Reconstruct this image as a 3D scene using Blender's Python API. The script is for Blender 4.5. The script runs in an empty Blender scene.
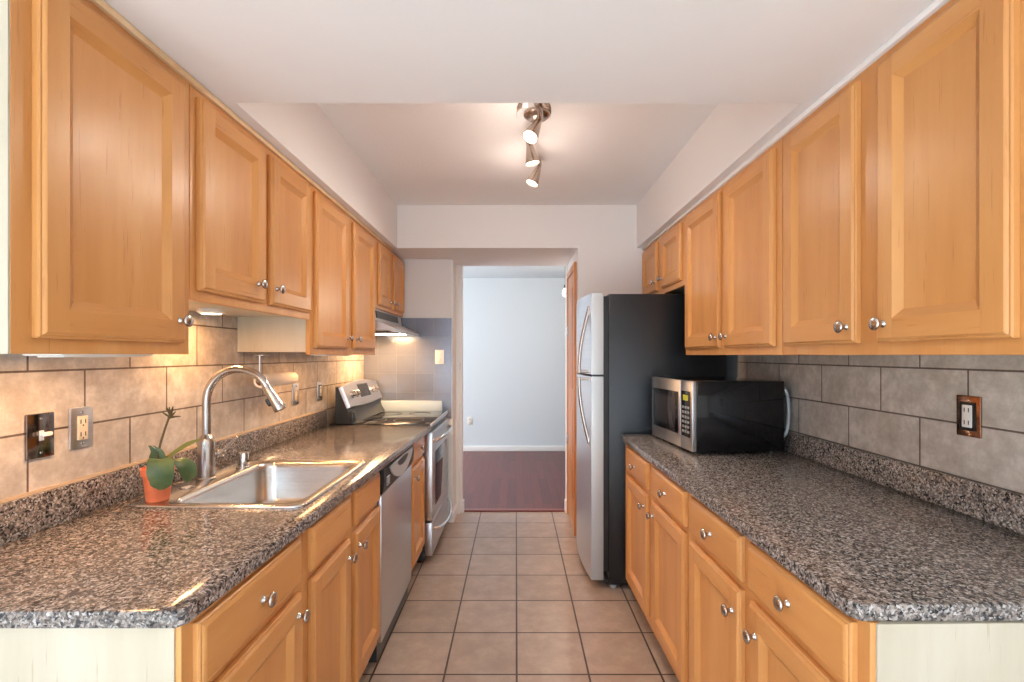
import bpy, bmesh, math, random
from mathutils import Vector, Matrix
random.seed(4)
S = bpy.context.scene
COL = S.collection
PI = math.pi

# ---------------------------------------------------------------- camera
CZ = 1.37
cam_d = bpy.data.cameras.new('camera')
cam_d.sensor_fit = 'HORIZONTAL'; cam_d.sensor_width = 36.0
cam_d.lens = 488.0 / 1024.0 * 36.0
cam_d.shift_x = -4.0 / 1024.0
cam_d.shift_y = 14.0 / 1024.0
cam_d.clip_start = 0.02
cam = bpy.data.objects.new('camera', cam_d); COL.objects.link(cam)
cam.location = (0, 0, CZ); cam.rotation_euler = (PI / 2, 0, 0)
S.camera = cam

# ---------------------------------------------------------------- colour, world, daylight
S.view_settings.view_transform = 'Standard'
S.view_settings.look = 'None'
S.view_settings.gamma = 1.0
S.view_settings.use_curve_mapping = False
S.view_settings.exposure = 0.42
S.cycles.use_denoising = True
S.cycles.max_bounces = 10
S.cycles.diffuse_bounces = 6
S.cycles.glossy_bounces = 4
S.cycles.sample_clamp_indirect = 6.0
W = bpy.data.worlds.new('sky'); S.world = W; W.use_nodes = True
W.node_tree.nodes['Background'].inputs[0].default_value = (0.75, 0.86, 1.0, 1)
W.node_tree.nodes['Background'].inputs[1].default_value = 1.0

def area_light(name, loc, rot, sx, sy, power, col):
    d = bpy.data.lights.new(name, 'AREA'); d.shape = 'RECTANGLE'
    d.size = sx; d.size_y = sy; d.energy = power; d.color = col
    o = bpy.data.objects.new(name, d); COL.objects.link(o)
    o.location = loc; o.rotation_euler = rot
    return o
# daylight entering by the big window behind the camera and the window of the far room
area_light('daylight_rear_window', (-0.65, -2.72, 1.22), (PI / 2, 0, 0), 2.4, 2.2, 40, (0.64, 0.82, 1.0))
area_light('daylight_far_window', (-2.9, 5.7, 1.35), (0, -PI / 2, 0), 1.8, 1.6, 74, (0.88, 0.94, 1.0))
sun_d = bpy.data.lights.new('bounce_sun', 'SUN'); sun_d.energy = 27; sun_d.angle = math.radians(0.6); sun_d.color = (0.90, 0.96, 1.0)
bounce_sun = bpy.data.objects.new('bounce_sun', sun_d); COL.objects.link(bounce_sun)
bounce_sun.rotation_euler = (math.radians(42), 0, 0)      # added: shines in by the rear window onto the pale floor, bouncing light upward

def spot(name, loc, target, power, col, angle=110, size=0.03):
    d = bpy.data.lights.new(name, 'SPOT'); d.energy = power; d.color = col
    d.spot_size = math.radians(angle); d.spot_blend = 0.6; d.shadow_soft_size = size
    o = bpy.data.objects.new(name, d); COL.objects.link(o)
    o.location = loc
    o.rotation_euler = (Vector(target) - Vector(loc)).to_track_quat('-Z', 'Y').to_euler()
    return o
WARM = (1.0, 0.52, 0.21)

# ---------------------------------------------------------------- node materials
def srgb(r, g, b):
    f = lambda c: (c / 255 / 12.92) if c / 255 <= 0.04045 else ((c / 255 + 0.055) / 1.055) ** 2.4
    return (f(r), f(g), f(b), 1)

class NT:
    def __init__(s, name):
        s.m = bpy.data.materials.new(name); s.m.use_nodes = True
        s.t = s.m.node_tree; s.b = s.t.nodes['Principled BSDF']
    def n(s, typ, **kw):
        n = s.t.nodes.new(typ)
        for k, v in kw.items(): setattr(n, k, v)
        return n
    def l(s, a, b): s.t.links.new(a, b)
    def set(s, **kw):
        for k, v in kw.items(): s.b.inputs[k.replace('_', ' ')].default_value = v
        return s
    def coords(s, scale=(1, 1, 1), rnd=True):
        tc = s.n('ShaderNodeTexCoord'); mp = s.n('ShaderNodeMapping')
        mp.inputs['Scale'].default_value = scale
        if rnd:
            oi = s.n('ShaderNodeObjectInfo'); mul = s.n('ShaderNodeVectorMath', operation='SCALE')
            mul.inputs[0].default_value = (7.3, 11.1, 5.7); s.l(oi.outputs['Random'], mul.inputs['Scale'])
            add = s.n('ShaderNodeVectorMath', operation='ADD')
            s.l(tc.outputs['Object'], add.inputs[0]); s.l(mul.outputs[0], add.inputs[1])
            s.l(add.outputs[0], mp.inputs['Vector'])
        else:
            s.l(tc.outputs['Object'], mp.inputs['Vector'])
        return mp.outputs['Vector']
    def noise(s, vec, scale, detail=4, rough=0.5):
        n = s.n('ShaderNodeTexNoise'); n.inputs['Scale'].default_value = scale
        n.inputs['Detail'].default_value = detail; n.inputs['Roughness'].default_value = rough
        s.l(vec, n.inputs['Vector']); return n.outputs['Fac']
    def ramp(s, fac, stops, interp='LINEAR'):
        r = s.n('ShaderNodeValToRGB'); r.color_ramp.interpolation = interp
        e = r.color_ramp.elements
        while len(e) < len(stops): e.new(0.5)
        for i, (p, c) in enumerate(stops): e[i].position = p; e[i].color = c
        s.l(fac, r.inputs['Fac']); return r.outputs['Color']
    def mix(s, fac, a, b, blend='MIX'):
        m = s.n('ShaderNodeMix', data_type='RGBA', blend_type=blend)
        if isinstance(fac, (int, float)): m.inputs[0].default_value = fac
        else: s.l(fac, m.inputs[0])
        for v, i in ((a, 6), (b, 7)):
            if isinstance(v, tuple): m.inputs[i].default_value = v
            else: s.l(v, m.inputs[i])
        return m.outputs[2]
    def col(s, c):
        if isinstance(c, tuple): s.b.inputs['Base Color'].default_value = c
        else: s.l(c, s.b.inputs['Base Color'])
        return s
    def bump(s, h, strength, dist=0.002):
        b = s.n('ShaderNodeBump'); b.inputs['Strength'].default_value = strength
        b.inputs['Distance'].default_value = dist
        s.l(h, b.inputs['Height']); s.l(b.outputs['Normal'], s.b.inputs['Normal'])

def plain(name, c, rough=0.5, metal=0.0, **kw):
    n = NT(name); n.col(c).set(Roughness=rough, Metallic=metal, **kw); return n.m

def wood(name, grain, c0, c1, c2, rough=0.33):
    n = NT(name)
    sc = {'z': (9, 9, 1.1), 'y': (9, 1.1, 9)}[grain]
    f1 = n.noise(n.coords(sc), 1.0, 6, 0.6)
    sc2 = {'z': (110, 110, 6), 'y': (110, 6, 110)}[grain]
    f2 = n.noise(n.coords(sc2), 1.0, 3, 0.6)
    f3 = n.noise(n.coords((2.2, 2.2, 1.6)), 1.0, 3)
    base = n.ramp(f1, [(0.3, c0), (0.52, c1), (0.72, c2)])
    fl = n.ramp(f2, [(0.30, (0.74, 0.62, 0.50, 1)), (0.37, (1, 1, 1, 1))])
    base = n.mix(0.6, base, fl, 'MULTIPLY')
    bl = n.ramp(f3, [(0.3, (0.95, 0.93, 0.91, 1)), (0.7, (1.03, 1.03, 1.02, 1))])
    base = n.mix(0.8, base, bl, 'MULTIPLY')
    # each board a touch lighter or darker than the next
    oi = n.n('ShaderNodeObjectInfo')
    tint = n.ramp(oi.outputs['Random'], [(0.0, (0.93, 0.92, 0.9, 1)), (1.0, (1.04, 1.04, 1.03, 1))])
    base = n.mix(1.0, base, tint, 'MULTIPLY')
    n.col(base).set(Roughness=rough); n.b.inputs['Coat Weight'].default_value = 0.08; n.b.inputs['Specular IOR Level'].default_value = 0.35
    n.b.inputs['Coat Roughness'].default_value = 0.2
    return n.m

M = {}
W0, W1, W2 = srgb(204, 142, 82), srgb(213, 153, 92), srgb(221, 165, 105)
M['wood_v'] = wood('maple_vertical_grain', 'z', W0, W1, W2)
M['wood_h'] = wood('maple_horizontal_grain', 'y', W0, W1, W2)
M['cream'] = wood('cream_laminate', 'z', srgb(186, 175, 154), srgb(196, 187, 168), srgb(204, 196, 180), 0.45)
M['edge_wood'] = wood('pale_maple_edging', 'z', srgb(226, 190, 146), srgb(234, 202, 160), srgb(240, 212, 174))
M['door_wood'] = wood('orange_wood_door', 'z', srgb(190, 118, 62), srgb(206, 136, 76), srgb(216, 150, 92))

def granite():
    n = NT('granite')
    v = n.coords((1, 1, 1), rnd=False)
    nz = n.n('ShaderNodeTexNoise'); nz.inputs['Scale'].default_value = 90; nz.inputs['Detail'].default_value = 3
    n.l(v, nz.inputs['Vector'])
    sc = n.n('ShaderNodeVectorMath', operation='SCALE'); sc.inputs['Scale'].default_value = 0.012
    n.l(nz.outputs['Color'], sc.inputs[0])
    ad = n.n('ShaderNodeVectorMath', operation='ADD'); n.l(v, ad.inputs[0]); n.l(sc.outputs[0], ad.inputs[1])
    vo = n.n('ShaderNodeTexVoronoi'); vo.inputs['Scale'].default_value = 230
    n.l(ad.outputs[0], vo.inputs['Vector'])
    sp = n.n('ShaderNodeSeparateColor'); n.l(vo.outputs['Color'], sp.inputs[0])
    a = n.ramp(sp.outputs[0], [(0, srgb(30, 30, 34)), (0.20, srgb(74, 71, 72)), (0.38, srgb(112, 107, 105)),
                               (0.56, srgb(148, 135, 126)), (0.74, srgb(176, 168, 163)), (0.92, srgb(206, 202, 200))], 'CONSTANT')
    vo2 = n.n('ShaderNodeTexVoronoi'); vo2.inputs['Scale'].default_value = 120
    n.l(ad.outputs[0], vo2.inputs['Vector'])
    sp2 = n.n('ShaderNodeSeparateColor'); n.l(vo2.outputs['Color'], sp2.inputs[0])
    b = n.ramp(sp2.outputs[1], [(0, srgb(40, 38, 40)), (0.4, srgb(116, 104, 96)), (0.75, srgb(158, 146, 138))], 'CONSTANT')
    n.col(n.mix(0.38, a, b)).set(Roughness=0.15)
    n.b.inputs['Specular IOR Level'].default_value = 0.5
    return n.m
M['granite'] = granite()

def tile_mat(name, axis_u, axis_v, u0, v0, w, h, mortar, c1, c2, cm, offset=0.5, rough=0.3, mott=0.5, spec=0.5, mottle_scale=7):
    n = NT(name)
    tc = n.n('ShaderNodeTexCoord'); sp = n.n('ShaderNodeSeparateXYZ'); n.l(tc.outputs['Object'], sp.inputs[0])
    cb = n.n('ShaderNodeCombineXYZ')
    for ax, off, i in ((axis_u, u0, 0), (axis_v, v0, 1)):
        m = n.n('ShaderNodeMath', operation='SUBTRACT'); n.l(sp.outputs[ax], m.inputs[0]); m.inputs[1].default_value = off
        n.l(m.outputs[0], cb.inputs[i])
    br = n.n('ShaderNodeTexBrick'); br.offset = offset; br.offset_frequency = 2; br.squash = 1
    br.inputs['Scale'].default_value = 1; br.inputs['Mortar Size'].default_value = mortar
    br.inputs['Mortar Smooth'].default_value = 0.1; br.inputs['Bias'].default_value = 0
    br.inputs['Brick Width'].default_value = w; br.inputs['Row Height'].default_value = h
    br.inputs['Color1'].default_value = c1; br.inputs['Color2'].default_value = c2; br.inputs['Mortar'].default_value = cm
    n.l(cb.outputs[0], br.inputs['Vector'])
    f = n.noise(tc.outputs['Object'], mottle_scale, 8, 0.70)
    mo = n.ramp(f, [(0.30, (0.72, 0.67, 0.62, 1)), (0.5, (0.97, 0.96, 0.95, 1)), (0.64, (1.24, 1.25, 1.26, 1))])
    c = n.mix(mott, br.outputs['Color'], mo, 'MULTIPLY')
    n.col(c).set(Roughness=rough); n.b.inputs['Specular IOR Level'].default_value = spec
    inv = n.n('ShaderNodeMath', operation='SUBTRACT'); inv.inputs[0].default_value = 1.0
    n.l(br.outputs['Fac'], inv.inputs[1]); n.bump(inv.outputs[0], 0.6, 0.002)
    return n.m
TC1, TC2, TCM = srgb(194, 187, 179), srgb(184, 175, 166), srgb(100, 87, 78)
M['tile_left'] = tile_mat('left_wall_tile', 1, 2, 1.409, 1.012, 0.33, 0.158, 0.003, TC1, TC2, TCM, rough=0.35, mott=1.0, mottle_scale=15)
M['tile_right'] = tile_mat('right_wall_tile', 1, 2, 1.403, 1.012, 0.336, 0.158, 0.003, TC1, TC2, TCM, rough=0.35, mott=1.0, mottle_scale=15)
M['tile_floor'] = tile_mat('floor_tile', 0, 1, 0.003, 2.0926, 0.309, 0.315, 0.0045, srgb(180, 158, 142), srgb(170, 149, 133),
                           srgb(74, 58, 48), offset=0.0, rough=0.28, mott=0.55, mottle_scale=9)
M['tile_grey'] = tile_mat('grey_glossy_tile', 0, 2, -0.52, 0.914, 0.152, 0.152, 0.0015, srgb(128, 134, 146), srgb(122, 128, 140),
                          srgb(150, 150, 152), offset=0.0, rough=0.22, mott=0.2, spec=0.8)
M['tile_grey'].node_tree.nodes['Principled BSDF'].inputs['Metallic'].default_value = 0.4

def plaster(name, c, bump=0.0, scale=120):
    n = NT(name); n.col(c).set(Roughness=0.75)
    if bump: n.bump(n.noise(n.coords((1, 1, 1), False), scale, 5, 0.6), bump, 0.004)
    return n.m
M['ceiling'] = plaster('ceiling_paint', srgb(236, 233, 232), 0.55, 70)
M['paint'] = plaster('wall_paint', srgb(230, 226, 223))
M['paint_smooth'] = plaster('soffit_paint', srgb(234, 231, 230))
M['far_paint'] = plaster('far_room_paint', srgb(214, 219, 222))
M['white_trim'] = plain('white_trim_paint', srgb(238, 234, 230), 0.35)

def planks():
    n = NT('dark_plank_floor')
    tc = n.n('ShaderNodeTexCoord'); mp = n.n('ShaderNodeMapping'); mp.inputs['Rotation'].default_value = (0, 0, PI / 2)
    n.l(tc.outputs['Object'], mp.inputs['Vector'])
    br = n.n('ShaderNodeTexBrick'); br.offset = 0.37
    for k, v in (('Scale', 1), ('Mortar Size', 0.0015), ('Brick Width', 0.9), ('Row Height', 0.083)): br.inputs[k].default_value = v
    br.inputs['Color1'].default_value = srgb(112, 50, 44); br.inputs['Color2'].default_value = srgb(92, 38, 36)
    br.inputs['Mortar'].default_value = srgb(44, 24, 22)
    n.l(mp.outputs[0], br.inputs['Vector'])
    f = n.noise(n.coords((40, 2.5, 2), False), 1, 5)
    g = n.ramp(f, [(0.3, (0.75, 0.72, 0.7, 1)), (0.7, (1.15, 1.12, 1.1, 1))])
    n.col(n.mix(0.7, br.outputs['Color'], g, 'MULTIPLY')).set(Roughness=0.36)
    return n.m
M['planks'] = planks()

def steel(name, c, rough, axis=(1, 1, 200)):
    n = NT(name); n.set(Metallic=1.0, Roughness=rough)
    f = n.noise(n.coords(axis), 1, 3)
    k = n.ramp(f, [(0.3, tuple(x * 0.9 for x in c[:3]) + (1,)), (0.7, c)])
    n.col(k); return n.m
M['steel'] = steel('brushed_steel', (0.72, 0.73, 0.75, 1), 0.33)
M['steel_sink'] = steel('sink_steel', (0.66, 0.64, 0.62, 1), 0.24, (1, 120, 120))
M['nickel'] = plain('brushed_nickel', (0.54, 0.50, 0.47, 1), 0.25, 1.0)
M['chrome'] = plain('chrome', (0.80, 0.79, 0.78, 1), 0.10, 1.0)
M['darkchrome'] = plain('dark_mirror_plate', (0.25, 0.21, 0.19, 1), 0.13, 1.0)
M['bronze'] = plain('bronze_plate', (0.42, 0.24, 0.16, 1), 0.2, 1.0)
M['lampmetal'] = plain('satin_lamp_metal', (0.52, 0.44, 0.38, 1), 0.27, 1.0)
M['grey_door'] = plain('grey_metallic_paint', srgb(176, 173, 170), 0.35, 0.55)
M['hood_metal'] = plain('hood_metal', srgb(206, 206, 206), 0.38, 0.6)
M['black_gloss'] = plain('black_gloss', srgb(20, 20, 22), 0.07)
M['glass_top'] = plain('black_cooktop_glass', srgb(14, 15, 18), 0.04)
M['black'] = plain('black_plastic', srgb(26, 27, 29), 0.35)
M['dark_grey'] = plain('charcoal_enamel', srgb(52, 56, 60), 0.3)
M['light_grey'] = plain('light_grey_plastic', srgb(188, 190, 192), 0.3)
M['oven_window'] = plain('oven_window_glass', srgb(70, 66, 68), 0.06, 0.4)
M['white'] = plain('white_plastic', srgb(236, 234, 228), 0.35)
M['ivory'] = plain('ivory_plastic', srgb(222, 208, 184), 0.35)
M['slot'] = plain('dark_slot', srgb(30, 26, 24), 0.5)
M['display'] = plain('green_display', srgb(150, 150, 40), 0.2)
M['display'].node_tree.nodes['Principled BSDF'].inputs['Emission Color'].default_value = srgb(190, 170, 60)
M['display'].node_tree.nodes['Principled BSDF'].inputs['Emission Strength'].default_value = 0.25
M['button'] = plain('grey_buttons', srgb(150, 150, 150), 0.4)
M['paper'] = plain('paper_towel', srgb(240, 234, 226), 0.85)
M['card'] = plain('cardboard_core', srgb(160, 120, 90), 0.8)
M['strip'] = plain('pale_blue_splash', srgb(186, 204, 214), 0.25)
M['rubber'] = plain('dark_toe_kick', srgb(88, 72, 60), 0.6)
M['caulk'] = plain('beige_caulk', srgb(200, 176, 150), 0.6)

def fridge_black():
    n = NT('black_textured_enamel'); n.col(srgb(26, 27, 29)).set(Roughness=0.21)
    f = n.noise(n.coords((1, 1, 1)), 210, 2)
    n.bump(f, 0.6, 0.003); return n.m
M['fridge_black'] = fridge_black()
def terracotta():
    n = NT('terracotta')
    f = n.noise(n.coords(), 30, 4)
    n.col(n.ramp(f, [(0.3, srgb(216, 112, 74)), (0.7, srgb(232, 132, 92))])).set(Roughness=0.75); return n.m
M['terracotta'] = terracotta()
def leaf():
    n = NT('orchid_leaf')
    f = n.noise(n.coords(), 18, 4)
    n.col(n.ramp(f, [(0.3, srgb(50, 80, 52)), (0.7, srgb(92, 112, 70))])).set(Roughness=0.4); return n.m
M['leaf'] = leaf()
M['leaf_light'] = plain('young_leaf', srgb(112, 124, 66), 0.45)
M['stalk'] = plain('dry_stalk', srgb(84, 74, 48), 0.6)
M['bark'] = plain('bark_soil', srgb(70, 46, 32), 0.9)
def emit(name, c, s):
    n = NT(name); n.col(c); n.b.inputs['Emission Color'].default_value = c
    n.b.inputs['Emission Strength'].default_value = s; return n.m
M['lamp'] = emit('warm_lamp_face', (1.0, 0.86, 0.66, 1), 9.0)
M['lamp_dim'] = emit('warm_lamp_face_edge', (1.0, 0.86, 0.66, 1), 3.0)
M['pane'] = None
def glass():
    n = NT('window_glass'); n.col((1, 1, 1, 1)).set(Roughness=0.0, IOR=1.05); n.b.inputs['Transmission Weight'].default_value = 1.0
    return n.m
M['pane'] = glass()

# ---------------------------------------------------------------- mesh builder
class MB:
    def __init__(s): s.bm = bmesh.new(); s.mats = []
    def mi(s, mat):
        m = M[mat] if isinstance(mat, str) else mat
        if m not in s.mats: s.mats.append(m)
        return s.mats.index(m)
    def box(s, x0, x1, y0, y1, z0, z1, mat, bev=0.0, seg=2):
        x0, x1 = min(x0, x1), max(x0, x1); y0, y1 = min(y0, y1), max(y0, y1); z0, z1 = min(z0, z1), max(z0, z1)
        v = [s.bm.verts.new((x, y, z)) for x in (x0, x1) for y in (y0, y1) for z in (z0, z1)]
        F = [(0, 1, 3, 2), (4, 6, 7, 5), (0, 4, 5, 1), (2, 3, 7, 6), (0, 2, 6, 4), (1, 5, 7, 3)]
        i = s.mi(mat); fs = []
        for f in F:
            fc = s.bm.faces.new([v[k] for k in f]); fc.material_index = i; fs.append(fc)
        if bev > 0:
            ed = list({e for f in fs for e in f.edges})
            r = bmesh.ops.bevel(s.bm, geom=ed, offset=bev, segments=seg, affect='EDGES', profile=0.5)
            for f in r['faces']: f.material_index = i
        return s
    def poly(s, pts, mat):
        f = s.bm.faces.new([s.bm.verts.new(p) for p in pts]); f.material_index = s.mi(mat); return f
    def loops(s, rings, mat, closed=True, cap0=False, cap1=False):
        i = s.mi(mat); V = [[s.bm.verts.new(p) for p in r] for r in rings]; n = len(V[0])
        for a, b in zip(V, V[1:]):
            for k in range(n if closed else n - 1):
                try:
                    f = s.bm.faces.new([a[k], a[(k + 1) % n], b[(k + 1) % n], b[k]]); f.material_index = i
                except ValueError: pass
        if cap0: s.bm.faces.new(list(reversed(V[0]))).material_index = i
        if cap1: s.bm.faces.new(V[-1]).material_index = i
        return s
    def prism(s, prof, axis, a, b, mat):
        def P(p, t):
            u, v = p
            return {'y': (u, t, v), 'x': (t, u, v), 'z': (u, v, t)}[axis]
        return s.loops([[P(p, a) for p in prof], [P(p, b) for p in prof]], mat, True, True, True)
    def tube(s, pts, r, mat, n=12, cap=True):
        pts = [Vector(p) for p in pts]; rings = []; up = None
        for k, p in enumerate(pts):
            d = (pts[min(k + 1, len(pts) - 1)] - pts[max(k - 1, 0)]).normalized()
            if up is None:
                up = Vector((0, 0, 1)) if abs(d.z) < 0.9 else Vector((0, 1, 0))
            a = d.cross(up).normalized(); up = a.cross(d).normalized()
            rr = r[k] if isinstance(r, (list, tuple)) else r
            rings.append([p + (a * math.cos(2 * PI * j / n) + up * math.sin(2 * PI * j / n)) * rr for j in range(n)])
        return s.loops(rings, mat, True, cap, cap)
    def lathe(s, prof, c, axis, mat, n=24, cap0=True, cap1=True):
        """prof = [(r, t)] along axis direction (a vector) from point c"""
        c = Vector(c); d = Vector(axis).normalized()
        u = d.orthogonal().normalized(); w = d.cross(u)
        rings = [[c + d * t + (u * math.cos(2 * PI * j / n) + w * math.sin(2 * PI * j / n)) * max(r, 1e-5) for j in range(n)] for r, t in prof]
        return s.loops(rings, mat, True, cap0, cap1)
    def build(s, name, parent=None, angle=35, loc=None):
        bmesh.ops.recalc_face_normals(s.bm, faces=s.bm.faces[:])
        me = bpy.data.meshes.new(name); s.bm.to_mesh(me); s.bm.free()
        for m in s.mats: me.materials.append(m)
        for p in me.polygons: p.use_smooth = True
        me.set_sharp_from_angle(angle=math.radians(angle))
        o = bpy.data.objects.new(name, me); COL.objects.link(o)
        if parent: o.parent = parent
        if loc: o.location = loc
        return o

def thing(name, label, cat, loc=(0, 0, 0), rz=0.0, group=None):
    o = bpy.data.objects.new(name, None); COL.objects.link(o); o.empty_display_size = 0.1
    o.location = loc; o.rotation_euler = (0, 0, rz); o['label'] = label; o['category'] = cat
    if group: o['group'] = group
    return o
def tag(o, label, cat, group=None):
    o['label'] = label; o['category'] = cat
    if group: o['group'] = group
    return o
def struct(name, mb, parent=None):
    o = mb.build(name, parent)
    if not parent: o['kind'] = 'structure'
    return o
def smooth_path(pts, n=8):
    pts = [Vector(p) for p in pts]; out = []
    for i in range(len(pts) - 1):
        p0, p1, p2, p3 = pts[max(i - 1, 0)], pts[i], pts[i + 1], pts[min(i + 2, len(pts) - 1)]
        for k in range(n):
            t = k / n
            out.append(0.5 * ((2 * p1) + (p2 - p0) * t + (2 * p0 - 5 * p1 + 4 * p2 - p3) * t * t + (3 * p1 - p0 - 3 * p2 + p3) * t ** 3))
    out.append(pts[-1]); return out

# ---------------------------------------------------------------- room dimensions
XL, XR = -1.255, 1.31          # side walls
YB = 3.58                       # face of the cross beam and of the wall beside the fridge
YE = 4.00                       # wall behind the range
YD = 4.27                       # doorway to the far room
ZC, ZS = 2.47, 2.155            # ceiling, underside of soffits and beam
Y0 = 0.86                       # where the kitchen opens to the room behind the camera
SOL, SOR = -0.872, 0.887        # soffit faces

# ---------------------------------------------------------------- shell
struct('floor_dining', MB().box(-2.3, 2.3, -2.8, 0.70, -0.1, 0, plain('bounce_carpet', srgb(228, 226, 222), 0.9)))  # unseen pale carpet, added so reflected daylight brightens the ceilings
struct('floor', MB().box(-2.3, 2.3, 0.70, YD + 0.02, -0.1, 0, 'tile_floor'))
struct('floor_far', MB().box(-3, 3, YD + 0.02, 7.1, -0.1, 0.0, 'planks'))
struct('ceiling', MB().box(-2.4, 2.4, -2.8, YB + 0.1, ZC, ZC + 0.1, 'ceiling'))
struct('ceiling_far', MB().box(-3, 3, YD + 0.04, 7.1, ZC, ZC + 0.1, 'far_paint'))
struct('ceiling_dropped', MB().box(-1.4, 1.4, Y0 - 0.16, 1.52, ZS, ZC + 0.05, 'paint_smooth'))
struct('wall_left', MB().box(XL - 0.12, XL, Y0 - 0.16, YD, 0, ZC, 'paint'))
struct('wall_right', MB().box(XR, XR + 0.12, Y0 - 0.16, YD, 0, ZC, 'paint'))
struct('trim_soffit_left', MB().box(XL, SOL, 1.52, YB, ZS, ZC, 'paint_smooth'))
struct('trim_soffit_right', MB().box(SOR, XR, 1.52, YB, ZS, ZC, 'paint_smooth'))
struct('trim_cross_beam', MB().box(XL, 0.455, YB, YD + 0.04, ZS, ZC, 'paint'))
struct('wall_end', MB().box(XL, -0.520, YE, YD, 0, ZS, 'paint'))
struct('wall_passage', MB().box(0.455, XR, YB, YD + 0.04, 0, ZC, 'paint'))
# room behind the camera with its wide window
struct('wall_dining_left', MB().box(-2.4, -2.28, -2.8, Y0 - 0.1, 0, ZC, 'paint'))
struct('wall_dining_right', MB().box(2.28, 2.4, -2.8, Y0 - 0.1, 0, ZC, 'paint'))
struct('wall_return_left', MB().box(-2.4, XL, Y0 - 0.16, Y0 - 0.04, 0, ZC, 'paint'))
struct('wall_return_right', MB().box(XR, 2.4, Y0 - 0.16, Y0 - 0.04, 0, ZC, 'paint'))
rw = MB()
rw.box(-2.4, -1.95, -2.92, -2.8, 0, ZC, 'paint').box(0.65, 2.4, -2.92, -2.8, 0, ZC, 'paint')
rw.box(-1.95, 0.65, -2.92, -2.8, 2.35, ZC, 'paint').box(-1.95, 0.65, -2.92, -2.8, 0, 0.08, 'paint')
struct('wall_rear', rw)
wn = MB()
for x in (-1.92, -0.65, 0.62): wn.box(x - 0.03, x + 0.03, -2.9, -2.84, 0.08, 2.35, 'white_trim')
for z in (0.11, 2.32): wn.box(-1.95, 0.65, -2.9, -2.84, z - 0.03, z + 0.03, 'white_trim')
win = struct('window_1', wn)
# far room
struct('wall_far', MB().box(-3, 3, 6.96, 7.08, 0, ZC, 'far_paint'))
struct('wall_far_left', MB().box(-3.12, -3, YD, 7.1, 0, ZC, 'far_paint'))
struct('wall_far_right', MB().box(3, 3.12, YD, 7.1, 0, ZC, 'far_paint'))
fs = MB(); fs.box(-3, XL, YD - 0.08, YD + 0.04, 0, ZC, 'far_paint').box(XR, 3, YD - 0.08, YD + 0.04, 0, ZC, 'far_paint')
struct('wall_far_front', fs)
struct('baseboard_far', MB().box(-3, 3, 6.942, 6.96, 0.0, 0.075, 'white_trim', 0.003))
# tiled splashes
struct('trim_backsplash_left', MB().box(XL, XL + 0.010, Y0 - 0.05, YE - 0.005, 0.85, 1.60, 'tile_left'))
struct('trim_backsplash_right', MB().box(XR - 0.010, XR, Y0 - 0.05, 2.86, 0.85, 1.60, 'tile_right'))
struct('trim_backsplash_end', MB().box(XL + 0.01, -0.528, YE - 0.010, YE, 0.85, 1.672, 'tile_grey'))
# caulk line over the granite upstands
struct('trim_1', MB().box(XL + 0.01, XL + 0.018, Y0, 3.16, 1.013, 1.020, 'caulk'))
# doorway
dj = MB()
dj.box(-0.535, -0.468, YD - 0.03, YD + 0.05, 0.0, ZS, 'white_trim', 0.004)
dj.box(-0.535, -0.485, YD - 0.06, YD - 0.03, 0.0, ZS, 'white_trim', 0.004)
struct('trim_2', dj)
struct('trim_3', MB().box(0.437, 0.475, YD - 0.012, YD + 0.05, 0.0, ZS, 'white_trim', 0.004))
struct('trim_4', MB().box(-0.55, 0.46, YD - 0.01, YD + 0.045, 0.0, 0.012, plain('red_wood_threshold', srgb(128, 56, 40), 0.3), 0.004))
bb = MB(); bb.box(-0.548, -0.508, YE - 0.012, YD - 0.06, 0, 0.085, 'white_trim', 0.003)
struct('baseboard_end', bb)
b2 = MB(); b2.box(-0.54, -0.452, YD - 0.042, YD + 0.01, 0, 0.11, 'white_trim', 0.004)
struct('baseboard_doorway_left', b2)
struct('baseboard_doorway_right', MB().box(0.425, 0.478, YD - 0.045, YD + 0.01, 0, 0.11, 'white_trim', 0.004))
struct('trim_5', MB().box(-0.530, -0.5185, YE - 0.004, YE + 0.002, 0.085, ZS, 'white_trim', 0.001))
sp_ = MB().box(-0.4885, -0.484, YD - 0.052, YD - 0.034, 1.245, 1.30, 'bronze')
struct('trim_strike_plate', sp_)
# wooden door of the passage cupboard, in the side wall beside the fridge
dd = MB()
dd.box(0.437, 0.456, 3.66, 3.72, 0.012, 2.07, 'door_wood', 0.003).box(0.437, 0.456, 4.16, 4.205, 0.012, 2.07, 'door_wood', 0.003)
dd.box(0.437, 0.456, 3.72, 4.16, 2.02, 2.07, 'door_wood', 0.003)
door = struct('door_1', dd)
sl = MB().box(0.444, 0.456, 3.725, 4.155, 0.02, 2.015, 'door_wood', 0.003)
sl.box(0.438, 0.446, 3.80, 4.08, 0.25, 0.95, 'door_wood', 0.006).box(0.438, 0.446, 3.80, 4.08, 1.10, 1.90, 'door_wood', 0.006)
sl.build('slab', door)
for z in (0.66, 1.575):
    MB().box(0.430, 0.442, 4.135, 4.17, z - 0.045, z + 0.045, 'nickel', 0.002).build('hinge', door)

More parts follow.
